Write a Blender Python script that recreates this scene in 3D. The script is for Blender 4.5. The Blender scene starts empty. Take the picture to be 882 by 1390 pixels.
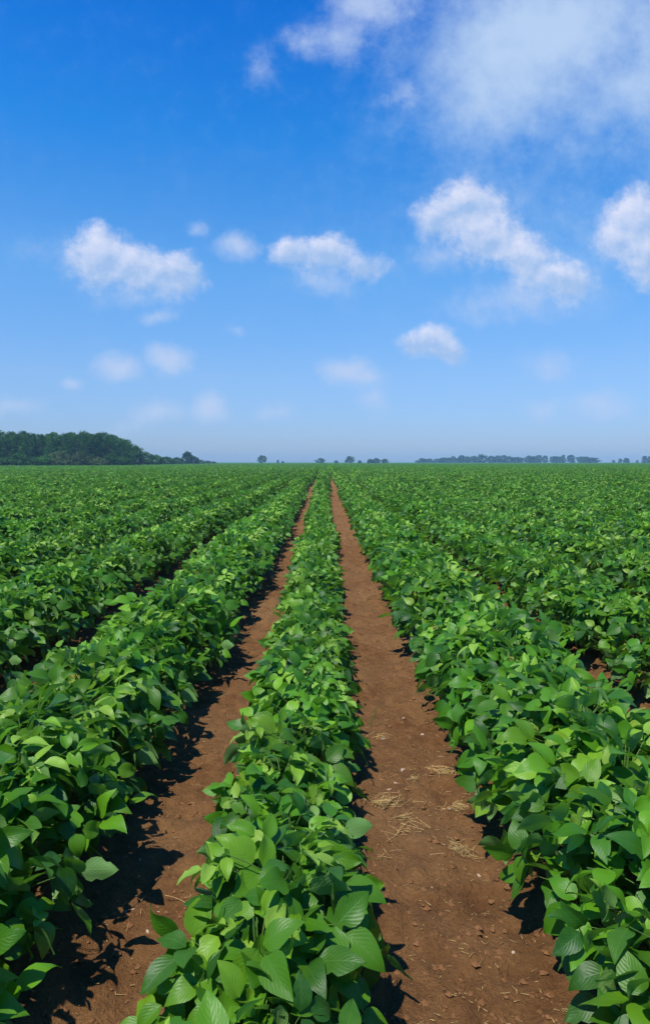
import bpy, math, random
import numpy as np
from mathutils import Vector, Matrix, noise as mnoise

random.seed(7)
R = math.radians
sc = bpy.context.scene
COL = sc.collection

# ------------------------------------------------------------------ camera
H = 1.33            # eye height
F = 950.0           # focal length in photo pixels (photo 882 x 1390)
VX, VY = 440.0, 627.0
cam_d = bpy.data.cameras.new('camera')
cam = bpy.data.objects.new('camera', cam_d)
COL.objects.link(cam)
cam_d.sensor_fit = 'VERTICAL'
cam_d.sensor_height = 36.0
cam_d.lens = 36.0 * F / 1390.0
PITCH = 1.3
cam.location = (0, 0, H)
cam.rotation_euler = (R(90 - PITCH), 0, 0)
cam_d.shift_y = -((695 - VY) - F * math.tan(R(PITCH))) / 1390.0
cam_d.shift_x = 1.0 / 1390.0
cam_d.clip_start = 0.05
cam_d.clip_end = 20000
sc.camera = cam

# ------------------------------------------------------------------ light
SUN_EL, SUN_AZ = 64.0, -143.0      # azimuth from +Y, clockwise (negative: left, behind)
sd = bpy.data.lights.new('sun', 'SUN')
sd.energy = 5.0
sd.angle = R(0.55)
sd.color = (1.0, 0.955, 0.88)
so = bpy.data.objects.new('sun', sd)
COL.objects.link(so)
az, el = R(SUN_AZ), R(SUN_EL)
to_sun = Vector((math.sin(az) * math.cos(el), math.cos(az) * math.cos(el), math.sin(el)))
so.rotation_euler = to_sun.to_track_quat('Z', 'Y').to_euler()
so.location = (-20, -15, 60)

vs = sc.view_settings
vs.view_transform = 'Standard'
vs.look = 'None'
vs.gamma = 1.0
vs.exposure = 0.13
vs.use_curve_mapping = False
sc.display_settings.display_device = 'sRGB'
sc.cycles.use_denoising = True
sc.cycles.max_bounces = 6
sc.cycles.diffuse_bounces = 3
sc.cycles.glossy_bounces = 2
sc.cycles.transmission_bounces = 3
sc.cycles.transparent_max_bounces = 4
sc.cycles.volume_bounces = 0
sc.cycles.use_light_tree = False


class NT:
    """small helper to wire shader nodes"""
    def __init__(self, tree):
        self.t = tree; self.n = tree.nodes; self.l = tree.links
    def new(self, typ, **kw):
        nd = self.n.new(typ)
        for k, v in kw.items():
            setattr(nd, k, v)
        return nd
    def put(self, sock, v):
        if isinstance(v, bpy.types.NodeSocket):
            self.l.new(v, sock)
        elif v is not None:
            if hasattr(sock, 'default_value'):
                try:
                    sock.default_value = v
                except Exception:
                    sock.default_value = (*v, 1.0)
    def math(self, op, a, b=None, c=None, clamp=False):
        nd = self.new('ShaderNodeMath', operation=op, use_clamp=clamp)
        self.put(nd.inputs[0], a)
        if b is not None: self.put(nd.inputs[1], b)
        if c is not None: self.put(nd.inputs[2], c)
        return nd.outputs[0]
    def vmath(self, op, a, b=None, out=0):
        nd = self.new('ShaderNodeVectorMath', operation=op)
        self.put(nd.inputs[0], a)
        if b is not None: self.put(nd.inputs[1], b)
        return nd.outputs[out]
    def noise(self, vec, scale, detail=4, rough=0.5, out='Fac', dist=0.0):
        nd = self.new('ShaderNodeTexNoise')
        self.put(nd.inputs['Vector'], vec)
        nd.inputs['Scale'].default_value = scale
        nd.inputs['Detail'].default_value = detail
        nd.inputs['Roughness'].default_value = rough
        nd.inputs['Distortion'].default_value = dist
        return nd.outputs[out]
    def maprange(self, v, a, b, c=0.0, d=1.0, interp='LINEAR'):
        nd = self.new('ShaderNodeMapRange', interpolation_type=interp, clamp=True)
        self.put(nd.inputs[0], v)
        nd.inputs[1].default_value = a; nd.inputs[2].default_value = b
        nd.inputs[3].default_value = c; nd.inputs[4].default_value = d
        return nd.outputs[0]
    def mix(self, fac, a, b, blend='MIX'):
        nd = self.new('ShaderNodeMix', data_type='RGBA', blend_type=blend)
        self.put(nd.inputs['Factor'], fac)
        for s, v in ((nd.inputs[6], a), (nd.inputs[7], b)):
            if isinstance(v, bpy.types.NodeSocket): self.l.new(v, s)
            else: s.default_value = (*v, 1.0)
        return nd.outputs[2]


def srgb(r, g, b):
    f = lambda c: c / 12.92 if c <= 0.04045 else ((c + 0.055) / 1.055) ** 2.4
    return (f(r / 255), f(g / 255), f(b / 255))


# ------------------------------------------------------------------ sky
SKY_STRENGTH = 0.09
world = bpy.data.worlds.new('World')
sc.world = world
world.use_nodes = True
w = NT(world.node_tree)
w.n.clear()
sky = w.new('ShaderNodeTexSky', sky_type='NISHITA')
sky.sun_disc = False
sky.sun_elevation = el
sky.sun_rotation = az
sky.altitude = 0
sky.air_density = 1.0
sky.dust_density = 0.35
sky.ozone_density = 4.0
tc = w.new('ShaderNodeTexCoord')
dirv = tc.outputs['Generated']
sep = w.new('ShaderNodeSeparateXYZ'); w.l.new(dirv, sep.inputs[0])
sx, sy, sz = sep.outputs
# film-like blue of the sky: deeper overhead
elev = w.math('MAXIMUM', sz, 0.0)
deep = w.new('ShaderNodeValToRGB')
w.l.new(elev, deep.inputs[0])
cr = deep.color_ramp
cr.elements[0].position = 0.0; cr.elements[0].color = (0.60, 0.76, 1.30, 1)
cr.elements[1].position = 0.62; cr.elements[1].color = (0.0, 0.90, 2.25, 1)
for p, c in ((0.12, (0.88, 1.12, 1.48)), (0.26, (0.80, 1.42, 1.85)), (0.42, (0.20, 1.28, 2.15))):
    e = cr.elements.new(p); e.color = (*c, 1)
skycol = w.mix(1.0, sky.outputs[0], deep.outputs[0], 'MULTIPLY')

# clouds live in direction space: u = x / y, v = z / y  (a layer far away over the field)
ysafe = w.math('MAXIMUM', sy, 0.04)
u = w.math('DIVIDE', sx, ysafe)
v = w.math('DIVIDE', sz, ysafe)
comb = w.new('ShaderNodeCombineXYZ')
w.l.new(u, comb.inputs[0]); w.l.new(v, comb.inputs[1])
uv = comb.outputs[0]
warp = w.noise(uv, 9.0, 5, 0.6, out='Color')
warp = w.vmath('SUBTRACT', warp, (0.5, 0.5, 0.5))
wsc = w.new('ShaderNodeVectorMath', operation='SCALE'); w.l.new(warp, wsc.inputs[0]); wsc.inputs[3].default_value = 0.055
uvw = w.vmath('ADD', uv, wsc.outputs[0])


def P(px, py):
    """photo direction -> cloud layer coordinates"""
    return ((px - VX) / F, (VY - py) / F)


def blob(px, py, rx, ry, s, rot=0.0, src=None):
    cx, cy = P(px, py)
    mp = w.new('ShaderNodeMapping', vector_type='TEXTURE')
    w.l.new(src or uvw, mp.inputs[0])
    mp.inputs['Location'].default_value = (cx, cy, 0)
    mp.inputs['Rotation'].default_value = (0, 0, R(rot))
    mp.inputs['Scale'].default_value = (rx / F, ry / F, 1)
    ln = w.vmath('LENGTH', mp.outputs[0], out=1)
    return w.maprange(ln, 0.0, 1.0, s, 0.0)


def layer(blobs, src=None):
    acc = None
    for b in blobs:
        x = blob(*(tuple(b) + (0.0,))[:6], src=src)
        if acc is None:
            acc = x
        else:
            nd = w.new('ShaderNodeMath', operation='SMOOTH_MAX')
            w.l.new(acc, nd.inputs[0]); w.l.new(x, nd.inputs[1]); nd.inputs[2].default_value = 0.18
            acc = nd.outputs[0]
    return acc


PUFFS = [
    (145, 352, 76, 58, 1.0), (185, 365, 76, 50, 0.9), (240, 374, 68, 50, 1.0), (118, 350, 49, 38, .5),
    (438, 346, 76, 48, 1.0), (400, 350, 54, 45, .9), (492, 362, 59, 32, .85),
    (635, 288, 68, 58, 1.05), (598, 300, 63, 50, .85), (668, 330, 85, 55, .95), (715, 362, 92, 52, .95, -28), (768, 392, 68, 45, .95),
    (870, 310, 73, 70, 1.1), (838, 335, 56, 55, .95), (880, 350, 85, 62, 1.0), (935, 330, 98, 100, 1.0),
    (592, 467, 61, 42, 1.0), (560, 472, 49, 30, .75), (612, 480, 44, 32, .85),
]
puffs = layer(PUFFS)
puffs_off = layer(PUFFS, w.vmath('ADD', uvw, (0.012, -0.022, 0)))
slope = w.math('SUBTRACT', puffs_off, puffs)      # > 0 on the sunny upper left flank

wisps = layer([
    (220, 431, 40, 24, .60), (326, 335, 50, 30, 0.72), (160, 502, 48, 32, 0.81), (231, 492, 50, 32, 0.86),
    (470, 506, 60, 35, 0.81), (502, 514, 45, 25, 0.59), (508, 543, 40, 28, 0.55), (288, 552, 40, 35, 0.81),
    (100, 518, 30, 16, 0.55), (214, 558, 68, 32, 0.59), (378, 562, 45, 25, 0.45), (740, 500, 78, 50, 0.42),
    (815, 548, 88, 30, 0.55), (735, 553, 62, 28, 0.44), (20, 550, 82, 30, 0.52), (165, 575, 55, 25, 0.39),
    (355, 100, 45, 55, 0.44), (410, 64, 52, 38, 0.57, -30), (270, 308, 25, 22, 0.52), (320, 452, 32, 18, 0.36),
    (545, 132, 45, 32, 0.47), (500, 20, 100, 62, 0.78), (460, 60, 88, 62, 0.55), (50, 340, 62, 38, 0.34),
    (100, 350, 42, 50, 0.44), (600, 345, 75, 38, 0.47), (700, 410, 162, 55, 0.52), (440, 388, 100, 32, 0.47), (190, 400, 112, 35, 0.44),
])
veil = layer([
    (760, 55, 330, 170, .95, 12), (650, 150, 190, 120, .58), (850, 120, 230, 130, .75), (560, 30, 120, 90, .40),
    (800, 215, 160, 70, .42), (700, 30, 170, 90, .75), (960, 60, 300, 200, .9), (760, 260, 560, 330, .30), (500, 330, 560, 200, .16),
])
fine = w.noise(uv, 26.0, 9, 0.70)
fine2 = w.noise(w.vmath('ADD', uv, (-0.008, 0.010, 0)), 26.0, 9, 0.70)
soft = w.noise(uv, 6.0, 6, 0.6)
finec = w.math('SUBTRACT', fine, 0.5)
softc = w.math('SUBTRACT', soft, 0.5)
gate = lambda x: w.maprange(x, 0.06, 0.26, 0, 1, 'SMOOTHSTEP')
pd = w.math('ADD', w.math('MULTIPLY_ADD', finec, 0.75, puffs), w.math('MULTIPLY', slope, 0.16))
pa = w.math('MULTIPLY', w.maprange(pd, 0.20, 0.66, 0, 0.86, 'SMOOTHSTEP'), gate(puffs))
wd = w.math('MULTIPLY_ADD', finec, 0.65, wisps)
wa = w.math('MULTIPLY', w.maprange(wd, 0.08, 0.75, 0, 0.80, 'SMOOTHSTEP'), gate(wisps))
vd = w.math('ADD', w.math('MULTIPLY_ADD', softc, 0.9, veil), w.math('MULTIPLY', finec, 0.38))
va = w.math('MULTIPLY', w.maprange(vd, 0.05, 0.86, 0, 0.92, 'SMOOTHSTEP'), gate(veil))
painted_relief = w.math('MULTIPLY', w.math('SUBTRACT', fine, fine2), 1.5)      # sunlight and shade on the billows, painted by offset noise
lit = w.math('ADD', w.math('MULTIPLY_ADD', slope, 1.1, 0.45), painted_relief, clamp=True)
inv = 1.0 / SKY_STRENGTH
dark_c = tuple(c * inv for c in srgb(160, 188, 228))
lite_c = tuple(c * inv for c in srgb(222, 225, 243))
cloudcol = w.mix(lit, dark_c, lite_c)  # sunlit and shaded flanks painted into the cloud colour
wispcol = tuple(c * inv for c in srgb(184, 202, 234))
veilcol = tuple(c * inv for c in srgb(182, 206, 236))
c1 = w.mix(va, skycol, veilcol)
c2 = w.mix(wa, c1, wispcol)
c3 = w.mix(pa, c2, cloudcol)
bg = w.new('ShaderNodeBackground')
w.l.new(c3, bg.inputs[0])
bg.inputs[1].default_value = SKY_STRENGTH
wo = w.new('ShaderNodeOutputWorld')
w.l.new(bg.outputs[0], wo.inputs[0])
world.cycles.sampling_method = 'MANUAL'
world.cycles.sample_map_resolution = 512


# ------------------------------------------------------------------ helpers
def material(name):
    m = bpy.data.materials.new(name)
    m.use_nodes = True
    t = NT(m.node_tree)
    t.n.clear()
    out = t.new('ShaderNodeOutputMaterial')
    return m, t, out


def tag(o, label=None, cat=None, group=None, kind=None):
    if label: o['label'] = label
    if cat: o['category'] = cat
    if group: o['group'] = group
    if kind: o['kind'] = kind
    return o


def mesh_np(name, V, Fq, mats=(), mat_idx=None, smooth=True, attrs=None, uv=None):
    """mesh from numpy arrays; Fq is (n,4) or (n,3)"""
    V = np.asarray(V, dtype=np.float32); Fq = np.asarray(Fq, dtype=np.int32)
    me = bpy.data.meshes.new(name)
    k = Fq.shape[1] if len(Fq) else 4
    me.vertices.add(len(V)); me.vertices.foreach_set('co', V.ravel())
    me.loops.add(len(Fq) * k); me.loops.foreach_set('vertex_index', Fq.ravel())
    me.polygons.add(len(Fq))
    me.polygons.foreach_set('loop_start', np.arange(0, len(Fq) * k, k, dtype=np.int32))
    for m in mats: me.materials.append(m)
    if mat_idx is not None: me.polygons.foreach_set('material_index', np.asarray(mat_idx, dtype=np.int32))
    me.polygons.foreach_set('use_smooth', np.full(len(Fq), smooth, dtype=bool))
    for an, arr in (attrs or {}).items():
        a = me.attributes.new(an, 'FLOAT', 'POINT'); a.data.foreach_set('value', np.asarray(arr, dtype=np.float32))
    if uv is not None:
        ul = me.uv_layers.new(name='UVMap')
        ul.data.foreach_set('uv', np.asarray(uv, dtype=np.float32)[Fq.ravel()].ravel())
    me.update(calc_edges=True)
    me.validate()
    return me


def link(name, me, parent=None, loc=None):
    o = bpy.data.objects.new(name, me)
    COL.objects.link(o)
    if parent: o.parent = parent
    if loc is not None: o.location = loc
    return o


def empty(name, loc):
    o = bpy.data.objects.new(name, None)
    o.empty_display_size = 0.1
    COL.objects.link(o); o.location = loc
    return o


def copy_tree(src, loc, rz=0.0, s=1.0):
    r = src.copy(); COL.objects.link(r)
    r.location = loc; r.rotation_euler = (0, 0, rz)
    r.scale = (s, s, s) if not isinstance(s, tuple) else s
    for ch in list(src.children):
        c = ch.copy(); COL.objects.link(c); c.parent = r
    return r


# ------------------------------------------------------------------ materials
def leaf_material(name, near=True):
    m, t, out = material(name)
    at = t.new('ShaderNodeAttribute', attribute_name='leaf_tone')
    tone = at.outputs['Fac']
    oi = t.new('ShaderNodeObjectInfo')
    geo = t.new('ShaderNodeNewGeometry')
    ramp = t.new('ShaderNodeValToRGB')
    t.l.new(tone, ramp.inputs[0])
    c = ramp.color_ramp
    c.elements[0].position = 0.0; c.elements[0].color = (0.016, 0.085, 0.010, 1)
    c.elements[1].position = 1.0; c.elements[1].color = (0.40, 0.38, 0.06, 1)
    for p, q in ((0.35, (0.058, 0.190, 0.007)), (0.7, (0.115, 0.290, 0.008)), (0.88, (0.200, 0.390, 0.020)), (0.965, (0.27, 0.46, 0.05))):
        e = c.elements.new(p); e.color = (*q, 1)
    hsv = t.new('ShaderNodeHueSaturation')
    t.l.new(ramp.outputs[0], hsv.inputs['Color'])
    t.put(hsv.inputs['Value'], t.maprange(oi.outputs['Random'], 0, 1, 0.82, 1.18))
    t.put(hsv.inputs['Hue'], t.maprange(oi.outputs['Random'], 0, 1, 0.492, 0.508))
    base = hsv.outputs[0]
    bump_n = None
    if near:
        uvn = t.new('ShaderNodeUVMap', uv_map='UVMap')
        s2 = t.new('ShaderNodeSeparateXYZ'); t.l.new(uvn.outputs[0], s2.inputs[0])
        ax = t.math('ABSOLUTE', t.math('SUBTRACT', s2.outputs[0], 0.5))
        mid = t.maprange(ax, 0.010, 0.035, 1, 0, 'SMOOTHSTEP')
        ph = t.math('SUBTRACT', t.math('MULTIPLY', s2.outputs[1], 7.5), t.math('MULTIPLY', ax, 7.0))
        fr = t.math('ABSOLUTE', t.math('SUBTRACT', t.math('FRACT', ph), 0.5))
        side = t.maprange(fr, 0.0, 0.075, 1, 0, 'SMOOTHSTEP')
        vein = t.math('MAXIMUM', mid, t.math('MULTIPLY', side, 0.65))
        tcn = t.new('ShaderNodeTexCoord')
        mott = t.noise(tcn.outputs['Object'], 60, 3, 0.6)
        base = t.mix(t.math('MULTIPLY', vein, 0.15), base, (0.15, 0.33, 0.07))
        base = t.mix(t.maprange(mott, 0.35, 0.75, 0, 0.30), base, (0.085, 0.20, 0.015))
        # sparse insect nibbles / yellowing freckles
        fre = t.noise(tcn.outputs['Object'], 210, 1, 0.5)
        base = t.mix(t.maprange(fre, 0.70, 0.76, 0, 0.45), base, (0.16, 0.14, 0.03))
        hgt = t.math('ADD', t.math('MULTIPLY', fr, 0.9), t.math('MULTIPLY', mott, 0.8))
        hgt = t.math('SUBTRACT', hgt, t.math('MULTIPLY', mid, 0.6))
        bp = t.new('ShaderNodeBump'); bp.inputs['Strength'].default_value = 0.2
        bp.inputs['Distance'].default_value = 0.004
        t.l.new(hgt, bp.inputs['Height'])
        bump_n = bp.outputs[0]
    base2 = t.mix(t.math('MULTIPLY', geo.outputs['Backfacing'], 0.80), base, (0.200, 0.370, 0.110))
    pb = t.new('ShaderNodeBsdfPrincipled')
    t.l.new(base2, pb.inputs['Base Color'])
    pb.inputs['Roughness'].default_value = 0.44
    pb.inputs['Specular IOR Level'].default_value = 0.33
    tr = t.new('ShaderNodeBsdfTranslucent')
    t.l.new(t.mix(0.5, base, (0.16, 0.42, 0.01)), tr.inputs['Color'])
    if bump_n:
        t.l.new(bump_n, pb.inputs['Normal'])
    mx = t.new('ShaderNodeMixShader')
    mx.inputs[0].default_value = 0.34
    t.l.new(pb.outputs[0], mx.inputs[1]); t.l.new(tr.outputs[0], mx.inputs[2])
    t.l.new(mx.outputs[0], out.inputs[0])
    return m


def plain(name, col, rough=0.8, var=0.25, scale=20, bump=0.0, rnd=0.0):
    m, t, out = material(name)
    tcn = t.new('ShaderNodeTexCoord')
    n = t.noise(tcn.outputs['Object'], scale, 4, 0.6)
    lo = tuple(x * (1 - var) for x in col); hi = tuple(min(1, x * (1 + var)) for x in col)
    c = t.mix(t.maprange(n, 0.3, 0.7), lo, hi)
    if rnd:
        oi = t.new('ShaderNodeObjectInfo')
        h = t.new('ShaderNodeHueSaturation'); t.l.new(c, h.inputs['Color'])
        t.put(h.inputs['Value'], t.maprange(oi.outputs['Random'], 0, 1, 1 - rnd, 1 + rnd))
        c = h.outputs[0]
    pb = t.new('ShaderNodeBsdfPrincipled')
    t.l.new(c, pb.inputs['Base Color'])
    pb.inputs['Roughness'].default_value = rough
    pb.inputs['Specular IOR Level'].default_value = 0.25
    if bump:
        bp = t.new('ShaderNodeBump'); bp.inputs['Strength'].default_value = bump
        bp.inputs['Distance'].default_value = 0.02
        t.l.new(n, bp.inputs['Height']); t.l.new(bp.outputs[0], pb.inputs['Normal'])
    t.l.new(pb.outputs[0], out.inputs[0])
    return m


def foliage_mat(name, a, b, trans=0.2):
    m, t, out = material(name)
    at = t.new('ShaderNodeAttribute', attribute_name='leaf_tone')
    oi = t.new('ShaderNodeObjectInfo')
    c = t.mix(at.outputs['Fac'], a, b)
    h = t.new('ShaderNodeHueSaturation'); t.l.new(c, h.inputs['Color'])
    t.put(h.inputs['Value'], t.maprange(oi.outputs['Random'], 0, 1, 0.75, 1.3))
    df = t.new('ShaderNodeBsdfDiffuse'); t.l.new(h.outputs[0], df.inputs[0])
    tr = t.new('ShaderNodeBsdfTranslucent'); t.l.new(h.outputs[0], tr.inputs[0])
    mx = t.new('ShaderNodeMixShader'); mx.inputs[0].default_value = trans
    t.l.new(df.outputs[0], mx.inputs[1]); t.l.new(tr.outputs[0], mx.inputs[2])
    t.l.new(mx.outputs[0], out.inputs[0])
    return m


M_LEAF = leaf_material('soybean leaf')
M_LEAF_FAR = leaf_material('soybean leaf distant', near=False)
M_STEM = plain('soybean stem', (0.10, 0.19, 0.035), 0.6, 0.3, 30)
M_STRAW = plain('dry straw', (0.44, 0.30, 0.115), 0.7, 0.45, 60, rnd=0.2)
M_CHIP = plain('pale chip', (0.42, 0.31, 0.21), 0.8, 0.3, 80, rnd=0.15)
M_CLOD = plain('soil crumb', (0.170, 0.078, 0.028), 0.95, 0.35, 120)
M_BARK = plain('bark', (0.10, 0.07, 0.05), 0.9, 0.35, 3)
M_GRASS = plain('grass blade', (0.12, 0.26, 0.04), 0.6, 0.3, 20)


def soil_material():
    m, t, out = material('red brown soil')
    g = t.new('ShaderNodeNewGeometry')
    p = g.outputs['Position']
    big = t.noise(p, 1.1, 4, 0.6)
    mid = t.noise(p, 9, 5, 0.65)
    fine = t.noise(p, 70, 5, 0.7)
    grit = t.noise(p, 320, 2, 0.6)
    c = t.mix(t.maprange(mid, 0.34, 0.66), (0.150, 0.065, 0.021), (0.262, 0.126, 0.042))
    c = t.mix(t.maprange(big, 0.40, 0.68, 0, 0.55), c, (0.300, 0.170, 0.070))
    c = t.mix(t.maprange(fine, 0.28, 0.52, 0.45, 0), c, (0.070, 0.028, 0.009))
    c = t.mix(t.maprange(grit, 0.64, 0.74, 0, 0.5), c, (0.30, 0.17, 0.10))
    pb = t.new('ShaderNodeBsdfPrincipled')
    t.l.new(c, pb.inputs['Base Color'])
    pb.inputs['Roughness'].default_value = 0.95
    pb.inputs['Specular IOR Level'].default_value = 0.15
    h = t.math('ADD', t.math('MULTIPLY', fine, 1.0), t.math('MULTIPLY', grit, 0.35))
    h = t.math('ADD', h, t.math('MULTIPLY', mid, 1.6))
    bp = t.new('ShaderNodeBump'); bp.inputs['Strength'].default_value = 1.0
    bp.inputs['Distance'].default_value = 0.022
    t.l.new(h, bp.inputs['Height']); t.l.new(bp.outputs[0], pb.inputs['Normal'])
    t.l.new(pb.outputs[0], out.inputs[0])
    return m


M_SOIL = soil_material()

# ------------------------------------------------------------------ ground
ROW0, PITCH_ROW = -0.088, 1.045


def value_noise(x, y, seed):
    """cheap smooth lattice noise for numpy arrays"""
    rs = np.random.RandomState(seed); T = rs.rand(256, 256)
    xi = np.floor(x).astype(int); yi = np.floor(y).astype(int)
    fx = x - xi; fy = y - yi
    fx = fx * fx * (3 - 2 * fx); fy = fy * fy * (3 - 2 * fy)
    a = T[xi % 256, yi % 256]; b = T[(xi + 1) % 256, yi % 256]
    c = T[xi % 256, (yi + 1) % 256]; d = T[(xi + 1) % 256, (yi + 1) % 256]
    return (a * (1 - fx) + b * fx) * (1 - fy) + (c * (1 - fx) + d * fx) * fy - 0.5


def ground_z(X, Y):
    ph = (X - ROW0) / PITCH_ROW * 2 * np.pi
    prof = 0.022 * (np.cos(ph) - 0.4)                      # low ridge under each row
    n = -0.014 * np.exp(-((X - 0.50) / 0.07) ** 2) * (0.7 + 0.6 * np.sin(Y * 42) * (Y < 9)) + 0.034 * value_noise(X * 2.3, Y * 1.7, 1) + 0.024 * value_noise(X * 8, Y * 7, 2)
    n += 0.024 * value_noise(X * 23, Y * 21, 3) + 0.014 * value_noise(X * 52, Y * 52, 4)
    cl = value_noise(X * 15 + 9, Y * 15, 5)
    n += 0.055 * np.clip(cl - 0.22, 0, 1)
    fade = np.clip((60 - np.abs(Y)) / 30, 0, 1) * np.clip((40 - np.abs(X)) / 20, 0, 1)
    return (prof + n) * fade


xs = np.concatenate([[-1500, -700, -350, -180, -90, -45, -25, -15, -10, -6.5, -4.4],
                     np.arange(-3.2, 3.2, 0.0175),
                     [4.4, 6.5, 10, 15, 25, 45, 90, 180, 350, 700, 1500]])
ys = np.concatenate([[-60, -20, -6, -2, -0.5, 0.3, 0.9],
                     np.arange(1.4, 7.5, 0.018), np.geomspace(7.55, 40, 190), np.geomspace(42, 1500, 30)])
GX, GY = np.meshgrid(xs, ys)
GZ = ground_z(GX, GY)
nx, ny = len(xs), len(ys)
idx = np.arange(nx * ny).reshape(ny, nx)
quads = np.stack([idx[:-1, :-1], idx[:-1, 1:], idx[1:, 1:], idx[1:, :-1]], -1).reshape(-1, 4)
ground = link('ground', mesh_np('ground', np.stack([GX, GY, GZ], -1).reshape(-1, 3), quads, (M_SOIL,)))
tag(ground, 'bare red brown soil under the soybean rows', kind='structure')


# ------------------------------------------------------------------ soybean plant meshes
def leaflet(L, rng, nv=8, nu=4, fold=0.35, droop=0.5, wave=0.05, asym=0.0):
    """one ovate leaflet along +Y in the XY plane, base at the origin; returns verts, quads, uv"""
    vs_, fs_, uvs = [], [], []
    W = L * rng.uniform(0.290, 0.350)
    ph = rng.uniform(0, 6.28); twist = rng.uniform(-0.35, 0.35); curl = rng.choice((0, 0, 0, .6, 1.5, -.8))
    for i in range(nv + 1):
        t = i / nv
        wd = W * (math.sin(math.pi * min(1, t ** 0.68)) ** 0.86 * (1.05 - 0.12 * t) if 0 < t < 1 else 0.0)
        # curved spine
        a = droop * t
        y = L * (t - 0.12 * droop * t * t); z = -L * (0.45 * droop * t * t + curl * max(0, t - .65) ** 2) + L * 0.05 * math.sin(t * 3)
        for j in range(nu + 1):
            s = (j / nu - 0.5) * 2
            x = s * wd * (1 + asym * (1 if s > 0 else -1))
            zz = z + abs(s) * wd * fold + wave * L * math.sin(ph + t * 7 + s * 2.5) * abs(s) * 0.7
            zz += twist * x * t
            zz -= 0.22 * wd * fold * s * s * 2
            vs_.append((x * math.cos(fold * 0.8), y, zz)); uvs.append((j / nu, t))
    if nv > 4:
        for _ in range(2 if rng.random() < .30 else 0):       # bites out of the margin
            e = rng.randrange(2, nv - 1) * (nu + 1); j0, j1 = (0, 1) if rng.random() < .5 else (nu, nu - 1)
            f_ = rng.uniform(.35, .9)
            vs_[e + j0] = tuple(p * (1 - f_) + q * f_ for p, q in zip(vs_[e + j0], vs_[e + j1]))
    for i in range(nv):
        for j in range(nu):
            a = i * (nu + 1) + j
            fs_.append((a, a + 1, a + nu + 2, a + nu + 1))
    return np.array(vs_), np.array(fs_), np.array(uvs)


def frame(nrm, fwd):
    n = Vector(nrm).normalized(); f = Vector(fwd)
    f = (f - n * f.dot(n)).normalized()
    x = f.cross(n)
    return np.array([[x.x, f.x, n.x], [x.y, f.y, n.y], [x.z, f.z, n.z]])


def tube(p0, p1, r0, r1, k=4, bend=0.0, seg=3):
    p0 = np.array(p0); p1 = np.array(p1); d = p1 - p0
    ln = np.linalg.norm(d) + 1e-6; d = d / ln
    a = np.cross(d, (0.3, 0.9, 0.1)); a /= np.linalg.norm(a); b = np.cross(d, a)
    V, Fq = [], []
    for i in range(seg + 1):
        t = i / seg
        c = p0 + (p1 - p0) * t + np.array((0, 0, -bend * ln * 4 * t * (1 - t)))
        r = r0 + (r1 - r0) * t
        for j in range(k):
            th = 2 * math.pi * j / k
            V.append(c + r * (a * math.cos(th) + b * math.sin(th)))
    for i in range(seg):
        for j in range(k):
            Fq.append((i * k + j, i * k + (j + 1) % k, (i + 1) * k + (j + 1) % k, (i + 1) * k + j))
    return np.array(V), np.array(Fq)


class Acc:
    def __init__(self): self.V, self.F, self.U, self.T, self.n = [], [], [], [], 0
    def add(self, V, Fq, U=None, tone=0.5):
        self.V.append(V); self.F.append(Fq + self.n); self.n += len(V)
        self.U.append(U if U is not None else np.zeros((len(V), 2))); self.T.append(np.full(len(V), tone))
    def arr(self):
        return np.concatenate(self.V), np.concatenate(self.F), np.concatenate(self.U), np.concatenate(self.T)


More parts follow.
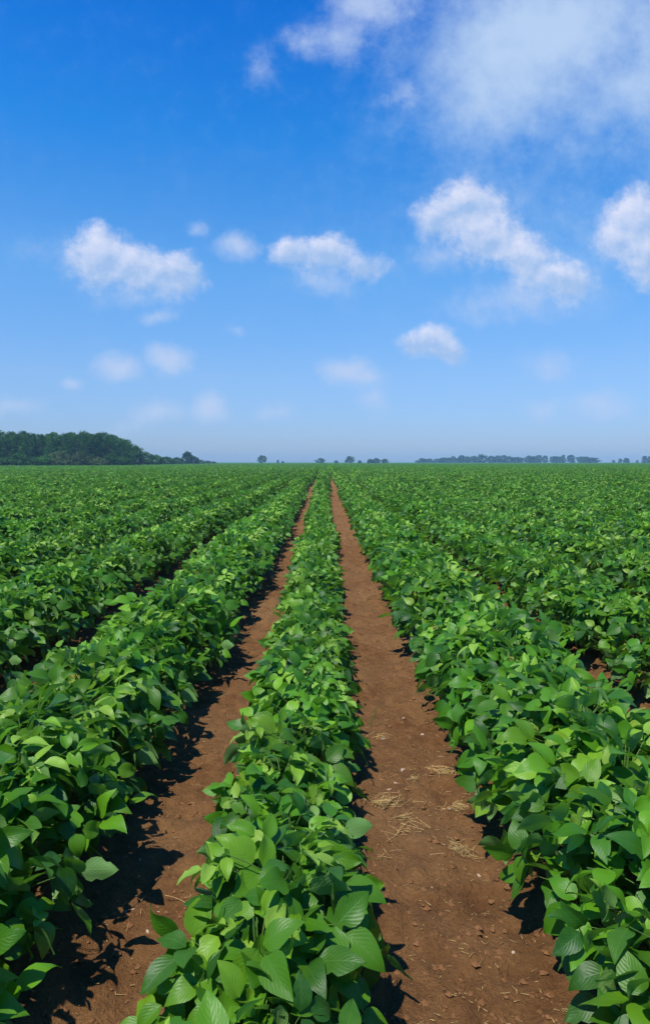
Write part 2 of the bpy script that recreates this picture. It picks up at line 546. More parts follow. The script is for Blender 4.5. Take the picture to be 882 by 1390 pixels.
def plant(seed, res=(8, 4), n_leaf=34, hw=0.275, ht=0.37, half_len=0.17, leaf_scale=1.0, petioles=True, base_z=0.13):
    """a bush of trifoliate leaves; returns (foliage Acc, stem Acc)"""
    rng = random.Random(seed)
    fo, st = Acc(), Acc()
    lean = (rng.uniform(-.03, .03), rng.uniform(-.02, .02))
    V, Fq = tube((0, 0, -0.03), (lean[0] * .6, lean[1] * .6, ht * 0.55), 0.0045, 0.0035, 5); st.add(V, Fq)
    V, Fq = tube((lean[0] * .6, lean[1] * .6, ht * 0.55), (lean[0], lean[1], ht * 0.93), 0.0035, 0.0018, 5); st.add(V, Fq)
    for i in range(n_leaf):
        q = (i + rng.random() * 0.7) / n_leaf              # 0 bottom/outer .. 1 top
        ang = i * 2.399 + rng.uniform(-.5, .5)
        if q < 0.34:                                       # side leaves, low
            el_ = rng.uniform(0.0, 0.55); rad = rng.uniform(0.78, 1.0)
        elif q < 0.86:
            el_ = math.acos(rng.uniform(0.05, 0.90)); rad = rng.uniform(0.78, 1.03)
        else:
            el_ = math.acos(rng.uniform(0.0, 0.75)); rad = rng.uniform(0.94, 1.12)
        ca, sa = math.cos(ang), math.sin(ang)
        x = hw * 0.86 * math.cos(el_) ** 0.8 * ca * rad
        y = half_len * math.cos(el_) ** 0.6 * sa * rad * 1.1
        z = base_z + (ht - base_z - 0.03) * math.sin(el_) * rad + rng.uniform(-.02, .02)
        hub = np.array((x + lean[0] * z / ht, y + lean[1], z))
        node = np.array((lean[0] * .5, lean[1] * .5, max(0.02, min(ht * .88, z - 0.07 - 0.05 * math.cos(el_)))))
        if petioles:
            V, Fq = tube(node, hub, 0.0018, 0.0013, 3, rng.uniform(-.06, .03)); st.add(V, Fq)
        out_dir = Vector((ca, sa * 0.8, 0)).normalized()
        jit = Vector((rng.gauss(0, .74), rng.gauss(0, .74), rng.gauss(0, .12)))
        up_w = 0.75 + 0.5 * math.sin(el_)
        nrm = Vector((0, 0, up_w)) + out_dir * (0.55 * math.cos(el_) + 0.1) + Vector((-0.16, -0.06, 0)) + jit
        fwd = out_dir + Vector((rng.gauss(0, .4), rng.gauss(0, .4), rng.gauss(-.05, .2)))
        young = q > 0.86
        L0 = leaf_scale * (rng.uniform(0.052, 0.085) if young else rng.uniform(0.074, 0.108))
        if q < 0.2: L0 *= 0.9
        tone = min(1, max(0, rng.gauss(0.82 if young else 0.36, 0.25)))
        M0 = frame(nrm, fwd)
        for k, (da, off) in enumerate(((0, 0.026), (1.25, 0.006), (-1.25, 0.006))):
            L = L0 * (1.06 if k == 0 else 0.94) * rng.uniform(.94, 1.05)
            V, Fq, U = leaflet(L, rng, res[0], res[1], fold=rng.uniform(.08, .48) if not young else rng.uniform(.4, .9),
                               droop=rng.uniform(.05, .6), wave=0.04, asym=(0 if k == 0 else (0.08 if k == 1 else -0.08)))
            V[:, 1] += off * leaf_scale
            da2 = da + rng.uniform(-.18, .18)
            Rz = np.array([[math.cos(da2), -math.sin(da2), 0], [math.sin(da2), math.cos(da2), 0], [0, 0, 1]])
            tx = rng.gauss(0, .32); Rx = np.array([[1, 0, 0], [0, math.cos(tx), -math.sin(tx)], [0, math.sin(tx), math.cos(tx)]])
            ty = rng.gauss(0, .38); Ry = np.array([[math.cos(ty), 0, math.sin(ty)], [0, 1, 0], [-math.sin(ty), 0, math.cos(ty)]])
            V = (M0 @ Rz @ Rx @ Ry @ V.T).T + hub
            V[:, 2] = np.maximum(V[:, 2], 0.012)
            fo.add(V, Fq, U, 1.0 if rng.random() < .003 else min(.965, max(0, tone + rng.gauss(0, .09))))
    return fo, st


NARROW, NV = 6, 16     # the first six variants are the slimmer plants of the centre row
NEAR, NEAR_SRC, MID_SRC, FAR_SRC = [], [], [], []


def joined(name, fo, st, leaf_m):
    V, Fq, U, T = fo.arr()
    if st is None:
        return mesh_np(name, V, Fq, (leaf_m,), attrs={'leaf_tone': T}, uv=U)
    V2, F2, U2, T2 = st.arr()
    return mesh_np(name, np.concatenate([V, V2]), np.concatenate([Fq, F2 + len(V)]), (leaf_m, M_STEM),
                   mat_idx=[0] * len(Fq) + [1] * len(F2), attrs={'leaf_tone': np.concatenate([T, T2])}, uv=np.concatenate([U, U2]))


for i in range(NV):
    fo, st = plant(100 + i, n_leaf=48, base_z=0.075) if i < NARROW else plant(100 + i, n_leaf=64, hw=0.39, ht=0.44)
    V, Fq, U, T = fo.arr()
    fm = mesh_np('foliage', V, Fq, (M_LEAF,), attrs={'leaf_tone': T}, uv=U)
    V, Fq, U, T = st.arr()
    sm = mesh_np('stem', V, Fq, (M_STEM,))
    NEAR.append((fm, sm))
    NEAR_SRC.append(bpy.data.objects.new('soybean_plant_mesh', joined('soybean', fo, st, M_LEAF)))
for i in range(8):
    fo, st = plant(300 + i, res=(3, 2), petioles=False, n_leaf=46, hw=0.33, ht=0.46)
    MID_SRC.append(bpy.data.objects.new('soybean_plant_mesh', joined('soybean', fo, st, M_LEAF_FAR)))
SEG = 1.6
for i in range(8):      # far: a stretch of row with larger, simpler leaves
    rng = random.Random(500 + i)
    fo = Acc()
    for k in range(150):
        th = rng.uniform(0.05, math.pi - 0.05)
        bumpy = 1 + 0.16 * math.sin(k * 1.7 + i)
        hub = np.array((0.29 * math.cos(th) * bumpy, rng.uniform(-SEG / 2, SEG / 2), 0.06 + 0.33 * math.sin(th) * bumpy * rng.uniform(.85, 1.12)))
        nrm = Vector((math.cos(th) * .6 + rng.gauss(0, .45) - .12, rng.gauss(0, .5), 1.0))
        V, Fq, U = leaflet(rng.uniform(0.15, 0.21), rng, 2, 2, rng.uniform(.1, .5), rng.uniform(.1, .8))
        V = (frame(nrm, (rng.gauss(0, 1), rng.gauss(0, 1), 0.1)) @ V.T).T + hub
        fo.add(V, Fq, U, min(1, max(0, rng.gauss(0.46, 0.2))))
    FAR_SRC.append(bpy.data.objects.new('soybean_plant_mesh', joined('soybean', fo, None, M_LEAF_FAR)))


def hide_collection(name, objs):
    c = bpy.data.collections.new(name)
    for o in objs: c.objects.link(o)
    return c


C_NEAR = hide_collection('source near', NEAR_SRC)
C_MID = hide_collection('source mid', MID_SRC)
C_FAR = hide_collection('source far', FAR_SRC)

# ------------------------------------------------------------------ plants in rows
rs = np.random.RandomState(11)
STEP = 0.185
cands, pts = [], []         # cands: (dist, row, order, x, y, rz, s, variant); pts: (x, y, z, rz, s, variant, lod)


def row_jit(r, y):
    """slow wander and vigour of a row"""
    dx = 0.055 * mnoise.noise((r * 7.3, y * 0.35, 1.5))
    vig = 1.0 + 0.18 * mnoise.noise((r * 5.1, y * 0.45, 8.0)) + 0.14 * mnoise.noise((r * 3.1, y * 2.1, 4.0))
    if r == 0: vig *= 0.97
    elif abs(r) == 1: vig *= 1.06
    if abs(r) <= 1: vig *= 1 + 0.28 * min(1, max(0, (y - 24) / 30))     # the paths close over further out
    else: vig *= 1.02
    return dx, vig


def half_w(y): return 0.50 * y + 2.6


for r in range(-18, 19):
    x0 = ROW0 + r * PITCH_ROW + {1: -0.05, -1: 0.12, -2: 0.06, 2: -0.03}.get(r, 0)
    y = 0.55 + rs.rand() * 0.1
    while y < 26:
        if abs(x0) < half_w(y):
            dx, vig = row_jit(r, y)
            xj = x0 + dx + rs.randn() * 0.014
            s = vig * (1 + rs.randn() * 0.045)
            rz = (math.pi if rs.rand() < .5 else 0) + rs.randn() * 0.25
            var = rs.randint(NARROW) if r == 0 else rs.randint(NARROW, NV)
            infr = abs(xj) - 0.38 < 0.464 * (y + 0.12) and y > 1.08
            if infr:
                cands.append([math.hypot(x0, y), r, y, xj, rz, s, var])
            else:
                pts.append((xj, y, 0, rz, s, var, 0))
        y += STEP * (1 + rs.randn() * 0.10)
cands.sort(key=lambda c: c[0])
chosen = sorted(cands[:296], key=lambda c: (c[1], c[2]))
for c in cands[296:]:
    pts.append((c[3], c[2], 0, c[4], c[5], c[6], 0))
for r in range(-45, 46):
    x0 = ROW0 + r * PITCH_ROW
    y = max(26.0, (abs(x0) - 2.6) / 0.5)
    while y < 75:
        dx, vig = row_jit(r, y)
        pts.append((x0 + dx + rs.randn() * 0.02, y, 0, (math.pi if rs.rand() < .5 else 0) + rs.randn() * .25,
                    vig * (1 + rs.randn() * 0.07), rs.randint(8), 1))
        y += 0.2
FAR_END = 420.0
for r in range(-210, 211):
    x0 = ROW0 + r * PITCH_ROW
    y = max(75.8, (abs(x0) - 2.6) / 0.5)
    while y < FAR_END:
        dx, vig = row_jit(r, y)
        pts.append((x0 + dx, y, 0, (math.pi if rs.rand() < .5 else 0), vig * (1 + rs.randn() * 0.08), rs.randint(8), 2))
        y += SEG * 0.98

ROWNAME = {0: 'in the centre row between the two soil paths',
           -1: 'in the row bordering the left soil path',
           1: 'in the row bordering the right soil path',
           -2: 'in the second row left of the centre row',
           2: 'in the second row right of the centre row',
           -3: 'in the third row left of the centre row',
           3: 'in the third row right of the centre row',
           -4: 'in the fourth row left of the centre row',
           4: 'in the fourth row right of the centre row',
           -5: 'in the fifth row left of the centre row',
           5: 'in the fifth row right of the centre row'}


def ordinal(n):
    if n == 1: return 'nearest'
    suf = 'th' if 10 <= n % 100 <= 20 else {1: 'st', 2: 'nd', 3: 'rd'}.get(n % 10, 'th')
    return f'{n}{suf}'


protos = {}
count = {}
for d, r, y, x, rz, s, var in chosen:
    count[r] = count.get(r, 0) + 1
    z = float(ground_z(np.array([x]), np.array([y]))[0]) - 0.005
    if var not in protos:
        o = empty('soybean_plant', (x, y, z))
        link('foliage', NEAR[var][0], o); link('stem', NEAR[var][1], o)
        o.rotation_euler = (0, 0, rz); o.scale = (s, s, s)
        protos[var] = o
    else:
        o = copy_tree(protos[var], (x, y, z), rz, s)
    n = count[r]
    lab = ('nearest leafy soybean plant ' if n == 1 else f'{ordinal(n)} leafy soybean plant from the front ') + ROWNAME[r]
    tag(o, lab, 'soybean plant', 'soybean plants growing in rows')

PT = np.array(pts)
me = bpy.data.meshes.new('soybean_rows')
me.vertices.add(len(PT))
me.vertices.foreach_set('co', np.stack([PT[:, 0], PT[:, 1], ground_z(PT[:, 0], PT[:, 1])], -1).astype(np.float32).ravel())
for nm, arr, ty in (('rz', PT[:, 3], 'FLOAT'), ('scl', PT[:, 4], 'FLOAT'), ('variant', PT[:, 5], 'INT'), ('lod', PT[:, 6], 'INT')):
    a = me.attributes.new(nm, ty, 'POINT')
    a.data.foreach_set('value', arr.astype(np.int32 if ty == 'INT' else np.float32))
rows = link('soybean_plants_further_off', me)
tag(rows, 'dense leafy green soybean rows running to the horizon beyond the nearest plants', 'crop', kind='stuff')

ng = bpy.data.node_groups.new('rows', 'GeometryNodeTree')
ng.interface.new_socket('Geometry', in_out='INPUT', socket_type='NodeSocketGeometry')
ng.interface.new_socket('Geometry', in_out='OUTPUT', socket_type='NodeSocketGeometry')
gi = ng.nodes.new('NodeGroupInput'); go = ng.nodes.new('NodeGroupOutput')
join = ng.nodes.new('GeometryNodeJoinGeometry')


def named(nm, ty):
    n = ng.nodes.new('GeometryNodeInputNamedAttribute'); n.data_type = ty
    n.inputs['Name'].default_value = nm
    return [o for o in n.outputs if o.enabled and o.name == 'Attribute'][0]


for k, c in enumerate((C_NEAR, C_MID, C_FAR)):
    ci = ng.nodes.new('GeometryNodeCollectionInfo')
    ci.inputs['Collection'].default_value = c
    ci.inputs['Separate Children'].default_value = True
    ci.inputs['Reset Children'].default_value = True
    ip = ng.nodes.new('GeometryNodeInstanceOnPoints')
    ng.links.new(gi.outputs[0], ip.inputs['Points'])
    ng.links.new(ci.outputs[0], ip.inputs['Instance'])
    ip.inputs['Pick Instance'].default_value = True
    ng.links.new(named('variant', 'INT'), ip.inputs['Instance Index'])
    cmp_ = ng.nodes.new('FunctionNodeCompare'); cmp_.data_type = 'INT'; cmp_.operation = 'EQUAL'
    ins = [s for s in cmp_.inputs if s.enabled]
    ng.links.new(named('lod', 'INT'), ins[0]); ins[1].default_value = k
    ng.links.new(cmp_.outputs[0], ip.inputs['Selection'])
    cx = ng.nodes.new('ShaderNodeCombineXYZ'); ng.links.new(named('rz', 'FLOAT'), cx.inputs[2])
    e2r = ng.nodes.new('FunctionNodeEulerToRotation'); ng.links.new(cx.outputs[0], e2r.inputs[0])
    ng.links.new(e2r.outputs[0], ip.inputs['Rotation'])
    ng.links.new(named('scl', 'FLOAT'), ip.inputs['Scale'])
    ng.links.new(ip.outputs[0], join.inputs[0])
ng.links.new(join.outputs[0], go.inputs[0])
md = rows.modifiers.new('rows', 'NODES'); md.node_group = ng

# closed canopy where the rows merge to the eye, 420 m and beyond
cx_ = np.linspace(-800, 800, 161); cy_ = np.geomspace(FAR_END - 2, 1450, 60)
CX, CY = np.meshgrid(cx_, cy_)
CZ = 0.33 + 0.10 * value_noise(CX * 0.3, CY * 0.3, 21)
ii = np.arange(CX.size).reshape(CX.shape)
q = np.stack([ii[:-1, :-1], ii[:-1, 1:], ii[1:, 1:], ii[1:, :-1]], -1).reshape(-1, 4)
fc = link('far_crop', mesh_np('far_crop', np.stack([CX, CY, CZ], -1).reshape(-1, 3), q,
          (plain('far crop', (0.040, 0.150, 0.022), 0.9, 0.3, 0.15),)))
tag(fc, 'thin green line of the soybean crop closing up at the horizon', 'crop', kind='stuff')


# ------------------------------------------------------------------ trees
def tree_meshes(seed, ht, wid, crown_base, kind='broad', dens=1.0, leaf=0.36, mat=None):
    """tapered trunk with limbs, crown of leaf clumps with gaps; height ht, crown width wid"""
    rng = random.Random(seed)
    st, fo = Acc(), Acc()
    V, Fq = tube((0, 0, -0.3), (rng.uniform(-.2, .2), 0, ht * .55), ht * 0.022, ht * 0.014, 7); st.add(V, Fq)
    V, Fq = tube((0, 0, ht * .5), (rng.uniform(-.3, .3), 0, ht * .9), ht * 0.014, ht * 0.005, 6); st.add(V, Fq)
    ncl = int(26 * dens)
    zc0, zc1 = ht * crown_base, ht
    for k in range(ncl):
        t = (k + rng.random()) / ncl
        z = zc0 + (zc1 - zc0) * t
        if kind == 'narrow': prof = 0.35 + 0.65 * math.sin(math.pi * min(1, t * .9 + .08))
        elif kind == 'round': prof = math.sin(math.pi * min(1, .12 + t * .8)) ** .6
        elif kind == 'flat': prof = 0.5 + 0.5 * math.sin(math.pi * (0.05 + 0.8 * t))
        else: prof = 0.45 + 0.55 * math.sin(math.pi * min(1, 0.15 + t * .75))
        a = k * 2.4 + rng.uniform(-.6, .6)
        rr = wid / 2 * prof * math.sqrt(rng.uniform(.15, 1)) * (1 if t < .93 else .35)
        c = np.array((rr * math.cos(a), rr * math.sin(a), z - 0.04 * ht))
        cr_ = wid * rng.uniform(.13, .22) * (0.8 if kind == 'narrow' else 1)
        V, Fq = tube((0, 0, max(0.1, z - rr * .7 - .1 * ht)), c, ht * .007, ht * .003, 4); st.add(V, Fq)
        tn = rng.uniform(.2, .8)
        nl = int(58 * dens ** 0.3)
        for _ in range(nl):
            dv = Vector((rng.gauss(0, 1), rng.gauss(0, 1), rng.gauss(0, .8))).normalized()
            p = c + np.array(dv) * cr_ * np.array((1.05, 1.05, .72)) * rng.uniform(.55, 1.1)
            n = dv + Vector((rng.gauss(0, .5), rng.gauss(0, .5), rng.gauss(.3, .5)))
            Fm = frame(n, (rng.gauss(0, 1), rng.gauss(0, 1), rng.gauss(0, .5)))
            s = leaf * rng.uniform(.55, 1.1)
            q_ = np.array(((-.35, -.5, 0), (.4, -.35, .06), (.3, .55, 0), (-.4, .35, -.06))) * s
            fo.add((Fm @ q_.T).T + p, np.array([[0, 1, 2, 3]]), None, min(1, max(0, tn + rng.gauss(0, .18))))
    V, Fq, U, T = st.arr()
    tm = mesh_np('trunk', V, Fq, (M_BARK,))
    V, Fq, U, T = fo.arr()
    cm = mesh_np('crown', V, Fq, (mat,), attrs={'leaf_tone': T}, smooth=False)
    return tm, cm


M_PINE = foliage_mat('dark wood foliage', (0.016, 0.068, 0.014), (0.060, 0.160, 0.022))
M_OLIVE = foliage_mat('pale bush foliage', (0.060, 0.105, 0.030), (0.110, 0.150, 0.045))
M_HEDGE = foliage_mat('far tree foliage', (0.022, 0.075, 0.030), (0.045, 0.12, 0.045))
TREES = {
    'tall': [tree_meshes(900 + i, 10, 6.6, .14, 'broad', 1.8, .42, M_PINE) for i in range(6)],
    'bush': [tree_meshes(930 + i, 10, 11, .03, 'round', 1.5, .75, M_PINE) for i in range(3)],
    'pale': [tree_meshes(950 + i, 10, 12, .03, 'round', 1.5, .75, M_OLIVE) for i in range(2)],
    'narrow': [tree_meshes(960 + i, 10, 5.0, .10, 'narrow', 1.0, .9, M_HEDGE) for i in range(3)],
    'far': [tree_meshes(970 + i, 10, 8.5, .05, 'round', 1.1, .9, M_HEDGE) for i in range(4)],
    'open': [tree_meshes(980 + i, 10, 9.0, .22, 'broad', .9, .8, M_HEDGE) for i in range(2)],
}
tree_protos = {}
trng = random.Random(5)


def tree(px, top_py, dist, style, label, cat='tree', group=None, wpx=None, name='tree'):
    """a tree at the azimuth of photo column px, at `dist` metres, whose top reaches photo row top_py"""
    x = (px - VX) / F * dist
    h = H + (VY - top_py) / F * dist
    k = trng.randrange(len(TREES[style]))
    s = h / 10.0
    sw = s if wpx is None else (wpx / F * dist) / {'tall': 7.6, 'bush': 12.2, 'pale': 13, 'narrow': 5.6, 'far': 9.6, 'open': 10}[style]
    key = (style, k, name)
    if key not in tree_protos:
        o = empty(name, (x, dist, 0))
        link('trunk', TREES[style][k][0], o); link('crown', TREES[style][k][1], o)
        tree_protos[key] = o
        o.rotation_euler = (0, 0, trng.uniform(0, 6.28)); o.scale = (sw, sw, s)
    else:
        o = copy_tree(tree_protos[key], (x, dist, 0), trng.uniform(0, 6.28), (sw, sw, s))
    tag(o, label, cat, group)
    return o


GW = 'trees of the wood on the left'
# front line of the wood: (px, top_py, width px, dist)
front = [(-34, 590, 32, 165), (-12, 589, 30, 166), (9, 591, 26, 168), (24, 589, 24, 170), (40, 588, 26, 169), (57, 590, 24, 172), (73, 587, 24, 171),
         (90, 588, 26, 173), (107, 590, 24, 175), (120, 589, 24, 174), (133, 588, 26, 176), (148, 590, 26, 178),
         (162, 595, 26, 182), (176, 602, 26, 186), (186, 606, 22, 190)]
NW = {0: 'at the very left edge', }
for i, (px, py, wp, d) in enumerate(front):
    if px < -5: lab = 'tall dark tree on the wood\'s near edge, mostly cut off by the left frame' if px > -20 else None
    lab = (f'{ordinal(i - 1)} tall dark tree from the left along the front of the wood' if i >= 2 else
           ('tall dark tree at the photo\'s left edge, its crown cut by the frame' if i == 1 else 'tall dark tree just off the left edge beyond the cut crown'))
    if i == 2: lab = 'first tall dark tree fully in view along the front of the wood'
    if i == len(front) - 1: lab = 'shortest and rightmost of the tall dark trees where the wood steps down'
    tree(px, py, d, 'tall', lab, 'tree', GW, wp, 'woodland_tree')
back = [(0, 587, 34, 184), (16, 588, 30, 186), (33, 587, 30, 185), (48, 589, 30, 188), (66, 588, 30, 187), (82, 589, 30, 190),
        (98, 588, 30, 189), (114, 587, 30, 192), (127, 589, 30, 191), (141, 588, 30, 194), (155, 592, 30, 197), (169, 598, 28, 200)]
for i, (px, py, wp, d) in enumerate(back):
    tree(px, py + trng.uniform(-2.5, 1.5), d, 'tall', (f'{ordinal(i + 1)} treetop from the left in the back line of the wood' if i else
         'leftmost treetop in the back line of the dark wood'), 'tree', GW, wp, 'woodland_tree')
bushes = [(6, 622, 30, 163, 'bush', 'low dark bush at the foot of the wood, nearest the left edge'),
          (24, 616, 30, 164, 'bush', 'second dark bush from the left at the foot of the wood'),
          (45, 621, 26, 165, 'bush', 'low dark bush third from the left at the foot of the wood'),
          (62, 619, 28, 167, 'bush', 'dark bush between the left bushes and the olive green one below the wood'),
          (82, 613, 30, 168, 'pale', 'olive tinted bush just left of the small gap in the wood'),
          (110, 614, 30, 169, 'pale', 'round pale green bush standing out in front of the dark wood'),
          (134, 621, 28, 171, 'pale', 'low greyish green bush right of the round pale bush'),
          (151, 617, 26, 174, 'bush', 'dark bush under the wood right of the low greyish bush'),
          (168, 620, 24, 178, 'bush', 'low dark bush where the wood begins to step down')]
for px, py, wp, d, stl, lab in bushes:
    tree(px, py, d, stl, lab, 'bush', 'bushes at the foot of the wood', wp, 'bush')
tail = [(198, 615, 24, 205, 'bush', 'dark round tree just right of the tall wood'),
        (212, 619, 24, 225, 'bush', 'low dark tree second after the tall wood ends'),
        (226, 621, 24, 250, 'bush', 'low dark tree in the middle of the wood\'s tapering tail'),
        (240, 622, 22, 275, 'bush', 'low dark tree just left of the taller tail tree'),
        (255, 614, 20, 300, 'far', 'taller rounded tree rising from the low tail of the wood'),
        (264, 620, 14, 310, 'far', 'small tree leaning on the right side of the taller tail tree'),
        (273, 625, 12, 340, 'far', 'small bush right after the taller tail tree'),
        (282, 626, 10, 360, 'far', 'tiny bush second from the end of the wood\'s tail'),
        (290, 627, 8, 370, 'far', 'tiny last bush at the right end of the wood\'s tail')]
for px, py, wp, d, stl, lab in tail:
    tree(px, py - 0.6, d, stl, lab, 'tree', 'low trees tapering off from the wood', wp, 'low_tree')
horizon = [(356, 618, 13, 520, 'open', 'small ragged tree alone on the horizon left of the paths'),
           (377, 624, 4, 560, 'narrow', 'tiny thin tree on the horizon right of the ragged lone tree'),
           (384, 626, 4, 560, 'far', 'tiny shrub on the horizon just before the paths meet'),
           (435, 622, 14, 560, 'open', 'small round tree on the horizon where the paths meet'),
           (456, 625, 7, 560, 'far', 'tiny shrub on the horizon just right of where the paths meet'),
           (474, 619, 14, 520, 'open', 'small bushy tree on the horizon right of the paths\' end'),
           (488, 625, 6, 560, 'far', 'tiny shrub between the bushy tree and the low clump on the horizon'),
           (502, 623, 10, 560, 'far', 'left tree of the low clump right of the paths\' end'),
           (511, 622, 12, 570, 'far', 'middle tree of the low clump right of the paths\' end'),
           (522, 623, 11, 560, 'far', 'right tree of the low clump right of the paths\' end')]
for px, py, wp, d, stl, lab in horizon:
    tree(px, py, d, stl, lab, 'tree', 'small trees standing on the horizon', wp, 'horizon_tree')
hedge = [(573, 622.5, 14, 'far'), (582, 623, 13, 'far'), (593, 623, 9, 'far'), (601, 621.5, 13, 'far'), (609, 621.5, 11, 'far'),
         (615, 619, 6, 'narrow'), (621, 622, 9, 'far'), (626, 618, 8, 'narrow'), (634, 620, 11, 'far'), (642, 619.5, 14, 'far'),
         (653, 617.5, 13, 'far'), (667, 619.5, 10, 'far'), (675, 619, 12, 'far'), (683, 618, 9, 'narrow'), (690, 620, 13, 'far'),
         (702, 621, 15, 'far'), (717, 619, 10, 'far'), (724, 620, 11, 'far'), (731, 618, 9, 'narrow'), (739, 618.5, 7, 'narrow'),
         (752, 619.5, 10, 'far'), (760, 620, 9, 'far'), (764, 617.5, 5, 'narrow'), (775, 617.5, 10, 'narrow'), (789, 620, 10, 'far'),
         (796, 620, 9, 'narrow'), (804, 621.5, 14, 'far')]
for i, (px, py, wp, stl) in enumerate(hedge):
    kind = 'slim pointed' if stl == 'narrow' else 'rounded'
    lab = ('leftmost rounded bluish green tree of the long distant tree line right of the paths' if i == 0 else
           f'{kind} bluish green tree, {ordinal(i + 1)} from the left in the long distant tree line')
    tree(px, py - 0.3, 800 + trng.uniform(-25, 25), stl, lab, 'tree', 'distant tree line on the right horizon', wp * 1.4, 'distant_tree')
right = [(832, 625, 5, 'far', 'tiny shrub at the left end of the gap before the rightmost trees'),
         (841, 623, 6, 'far', 'small shrub left of the round one near the right edge'),
         (849, 622, 9, 'far', 'round small tree on the horizon near the right edge'),
         (864, 625, 4, 'far', 'tiny shrub just left of the rightmost trees'),
         (874, 619, 9, 'narrow', 'taller pointed tree second from the right edge of the photo'),
         (882, 620, 12, 'far', 'bluish green tree cut by the right edge of the photo')]
for px, py, wp, stl, lab in right:
    tree(px, py - 0.4, 760, stl, lab, 'tree', 'trees near the right edge of the horizon', wp, 'distant_tree')


# ------------------------------------------------------------------ litter on the soil
def soil_at(px, py):
    """ground point seen at photo pixel (px, py)"""
    y = H * F / (py - VY); x = (px - VX) / (py - VY) * H
    z = float(ground_z(np.array([x]), np.array([y]))[0])
    return x, y, z


def straw_mesh(name, seed, n, spread, Lr, lift=0.012, r=0.00095, aspect=0.7, ang=None):
    rng = random.Random(seed); a = Acc()
    for _ in range(n):
        rr = spread * 1.15 * abs(rng.gauss(0, .6)); th = rng.uniform(0, 6.28)
        c = np.array((rr * math.cos(th), rr * math.sin(th) * aspect, rng.uniform(.002, lift)))
        L = rng.uniform(*Lr)
        d = rng.uniform(0, 6.28) if ang is None else rng.gauss(ang, .5)
        k = np.array((math.cos(d), math.sin(d), rng.gauss(.02, .12))) * L / 2
        V, Fq = tube(c - k, c + k, r * rng.uniform(.7, 1.3), r * .6, 4, rng.uniform(-.05, .08)); a.add(V, Fq)
    V, Fq, U, T = a.arr()
    V[:, 2] = np.maximum(V[:, 2], -0.002)
    return mesh_np(name, V, Fq, (M_STRAW,))


tufts = [(526, 1095, 60, .055, (.03, .09), .6, 'large tuft of dry straw on the right path, against the centre row'),
         (548, 1108, 16, .050, (.03, .08), .4, 'loose straw strands trailing right from the large straw tuft'),
         (624, 1147, 120, .062, (.02, .07), 1.2, 'biggest heap of dry straw on the right path beside the right row\'s shadow'),
         (606, 1046, 60, .055, (.02, .07), 1.4, 'straw tuft in the shadow edge of the right path, farthest of the heaps'),
         (626, 1092, 34, .040, (.02, .06), .2, 'small straw tuft in the right path between the two heaps by the shadow'),
         (545, 1126, 14, .070, (.04, .10), .1, 'thin scattered straw strands in the middle of the right path'),
         (562, 1056, 18, .040, (.02, .05), 0, 'faint small straw patch in the middle of the right path'),
         (522, 998, 12, .050, (.03, .08), .5, 'few straw strands by the centre row, high on the right path'),
         (520, 1160, 8, .045, (.03, .07), .9, 'few short straws beside the centre row at the lower right path')]
for i, (px, py, n, sp, Lr, ang, lab) in enumerate(tufts):
    x, y, z = soil_at(px, py)
    o = link('straw_tuft', straw_mesh('straw_tuft', 40 + i, int(n * 1.2), sp, Lr, .010 + n * .0002, ang=(ang if i in (0, 1, 7) else None)), loc=(x, y, z))
    tag(o, lab, 'straw', 'tufts of dry straw on the right path')
for i, (px, py, L, a, lab) in enumerate([(236, 1221, .085, -.5, 'long thin dry stalk lying alone on the left path'),
                                         (595, 1160, .05, .1, 'single pale straw lying beside the biggest straw heap')]):
    x, y, z = soil_at(px, py)
    V, Fq = tube((-L / 2, 0, .004), (L / 2, 0, .005), .0012, .0007, 5, -.05, 5)
    o = link('dry_stalk', mesh_np('dry_stalk', V, Fq, (M_STRAW,)), loc=(x, y, z + .002)); o.rotation_euler = (0, 0, a)
    tag(o, lab, 'stalk')


def chip_mesh(seed, s):
    """flat broken chip with a ragged outline and thickness"""
    rng = random.Random(seed)
    n = 9; top, bot = [], []
    for k in range(n):
        a = 2 * math.pi * k / n; r_ = s * rng.uniform(.6, 1.1)
        top.append((r_ * math.cos(a), r_ * .5 * math.sin(a), s * .22 + rng.uniform(0, .1) * s)); bot.append((r_ * 1.05 * math.cos(a), r_ * .55 * math.sin(a), -s * .1))
    V = np.array(top + bot + [(0, 0, s * .42)])
    Fq = [(k, (k + 1) % n, 2 * n, 2 * n) for k in range(n)]
    me = bpy.data.meshes.new('chip')
    me.from_pydata([tuple(v_) for v_ in V], [], [(k, (k + 1) % n, 2 * n) for k in range(n)] + [(k, n + k, n + (k + 1) % n, (k + 1) % n) for k in range(n)])
    me.materials.append(M_CHIP); me.update()
    return me


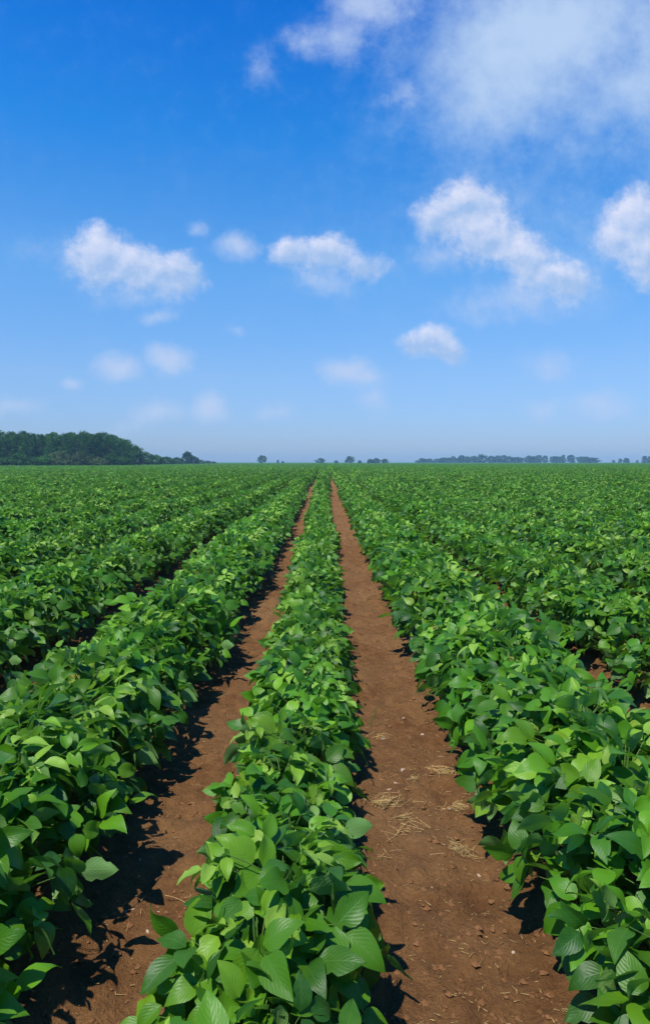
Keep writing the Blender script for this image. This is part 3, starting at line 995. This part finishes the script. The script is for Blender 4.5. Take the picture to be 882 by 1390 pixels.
chips = [(232, 1262, 9, 'largest pale chip on the left path beside the centre row\'s lowest leaves'),
         (228, 1275, 6, 'small pale chip just below the largest one on the left path'),
         (197, 1261, 8, 'broken pale chip near the shadow edge at the foot of the left path'),
         (177, 1233, 5, 'white sliver at the tip of the shadow on the left path'),
         (167, 1229, 6, 'cream chips half in the shadow on the left path'),
         (187, 1164, 5, 'lone cream pebble inside the left row\'s shadow'),
         (212, 1229, 4, 'small white grit between the shadow and the dry stalk on the left path'),
         (154, 1283, 8, 'pale chip at the very bottom of the left path by the shadow'),
         (265, 1190, 4, 'small white grit close to the centre row on the left path'),
         (237, 1064, 5, 'white chip in the shadow of the left row, farthest up'),
         (548, 971, 5, 'small white chip high on the right path'),
         (574, 992, 8, 'pale flake in the middle of the right path, above the straw'),
         (547, 1041, 10, 'cluster of pinkish chips by the centre row above the large straw tuft'),
         (538, 1062, 7, 'oblong pale flake just above the large straw tuft'),
         (529, 1072, 7, 'pale flake touching the top of the large straw tuft'),
         (521, 1002, 7, 'narrow white flake by the centre row beside the few straws'),
         (652, 1178, 7, 'oblong pale flake below the biggest straw heap'),
         (612, 1101, 5, 'pale grain between the small straw tuft and the path middle'),
         (588, 1205, 4, 'small pale grain in the lower middle of the right path'),
         (700, 1290, 9, 'pale flake at the lower right corner of the right path')]
for i, (px, py, s, lab) in enumerate(chips):
    x, y, z = soil_at(px, py)
    o = link('pale_chip', chip_mesh(60 + i, s * 0.36 / F * y * 1.5), loc=(x, y, z + .001)); o.rotation_euler = (0, 0, random.uniform(0, 3.1))
    tag(o, lab, 'chip', 'pale chips lying on the soil')

# grass blades
for (bx, by, L, ang, lab) in [(503, 985, .16, .35, 'single upright green grass blade beside the centre row on the right path'),
                              (66, 1290, .20, -.5, 'long narrow grass blade under the left row near the bottom edge'),
                              (506, 1042, .10, 1.35, 'thin green stem lying across the right path from the centre row')]:
    x, y, z = soil_at(bx, by)
    V, Fq = [], []
    for k in range(9):
        t = k / 8; wv = .0035 * (1 - t) ** .6 + .0004
        cx2 = math.sin(ang) * L * t; cz = math.cos(ang) * L * (t - .25 * t * t) + .004
        V += [(cx2 - wv, 0, cz), (cx2, -.0012 * (1 - t), cz), (cx2 + wv, 0.0008, cz)]
    for k in range(8):
        for j in range(2): Fq.append((k * 3 + j, k * 3 + j + 1, k * 3 + j + 4, k * 3 + j + 3))
    o = link('grass_blade', mesh_np('grass_blade', V, Fq, (M_GRASS,)), loc=(x, y, z)); o.rotation_euler = (0, 0, .3)
    tag(o, lab, 'grass blade')

# crumbs of soil and bits of chaff nobody could count
rng = random.Random(77)
ico = [(0, 0, 1), (.9, 0, .1), (.28, .86, .1), (-.73, .53, 0), (-.73, -.53, .1), (.28, -.86, 0), (0, 0, -1)]
icf = [(0, 1, 2), (0, 2, 3), (0, 3, 4), (0, 4, 5), (0, 5, 1), (6, 2, 1), (6, 3, 2), (6, 4, 3), (6, 5, 4), (6, 1, 5)]
V, Fq = [], []
for k in range(12000):
    y = 1.5 + 9 * rng.random() ** 1.8
    side = rng.choice((-2, -1, 0, 1)); x = ROW0 + PITCH_ROW * (side + .5) + rng.gauss(0, .2)
    s = .0018 + .013 * rng.random() ** 5
    z = float(ground_z(np.array([x]), np.array([y]))[0]); b = len(V)
    a = rng.uniform(0, 6.28); ca, sa = math.cos(a), math.sin(a)
    for (p, q_, r_) in ico:
        j = rng.uniform(.7, 1.25)
        V.append((x + s * j * (p * ca - q_ * sa), y + s * j * (p * sa + q_ * ca), z + s * j * r_ * .7 + s * .1))
    Fq += [(b + i0, b + i1, b + i2) for i0, i1, i2 in icf]
o = link('soil_crumbs', mesh_np('soil_crumbs', V, Fq, (M_CLOD,), smooth=False))
tag(o, 'small red brown crumbs of earth strewn over the paths', 'soil crumbs', kind='stuff')
A = Acc()
for k in range(1500):
    y = 1.6 + 9 * rng.random() ** 1.5
    side = rng.choice((-1, 0, 0)); x = ROW0 + PITCH_ROW * (side + .5) + rng.gauss(0, .16)
    z = float(ground_z(np.array([x]), np.array([y]))[0]); L = rng.uniform(.003, .022) * (1.6 if rng.random() < .1 else 1)
    a = rng.uniform(0, 3.14); dv = np.array((math.cos(a), math.sin(a), rng.uniform(-.1, .1))) * L / 2
    c = np.array((x, y, z + .003))
    V_, F_ = tube(c - dv, c + dv, rng.uniform(.0006, .0016), .0006, 3, 0, 1); A.add(V_, F_)
V_, F_, U_, T_ = A.arr()
o = link('straw_litter', mesh_np('straw_litter', V_, F_, (M_STRAW,)))
tag(o, 'tiny bits of dry chaff scattered over the soil paths', 'chaff', kind='stuff')

# ------------------------------------------------------------------ haze
m, t, out = material('haze')
pv = t.new('ShaderNodeVolumePrincipled')
pv.inputs['Color'].default_value = (0.46, 0.80, 1.0, 1)
pv.inputs['Density'].default_value = 0.00048
pv.inputs['Anisotropy'].default_value = 0.0
t.l.new(pv.outputs[0], out.inputs['Volume'])
bx = [(-1520, -80, -1.1), (1520, -80, -1.1), (1520, 1520, -1.1), (-1520, 1520, -1.1)]
V = bx + [(a, b, 14.0) for a, b, _ in bx]
me = bpy.data.meshes.new('haze')
me.from_pydata(V, [], [(3, 2, 1, 0), (4, 5, 6, 7), (0, 1, 5, 4), (1, 2, 6, 5), (2, 3, 7, 6), (3, 0, 4, 7)])
me.materials.append(m)
hz = link('haze', me)
tag(hz, 'thin blue summer haze over the far end of the field', 'haze', kind='stuff')
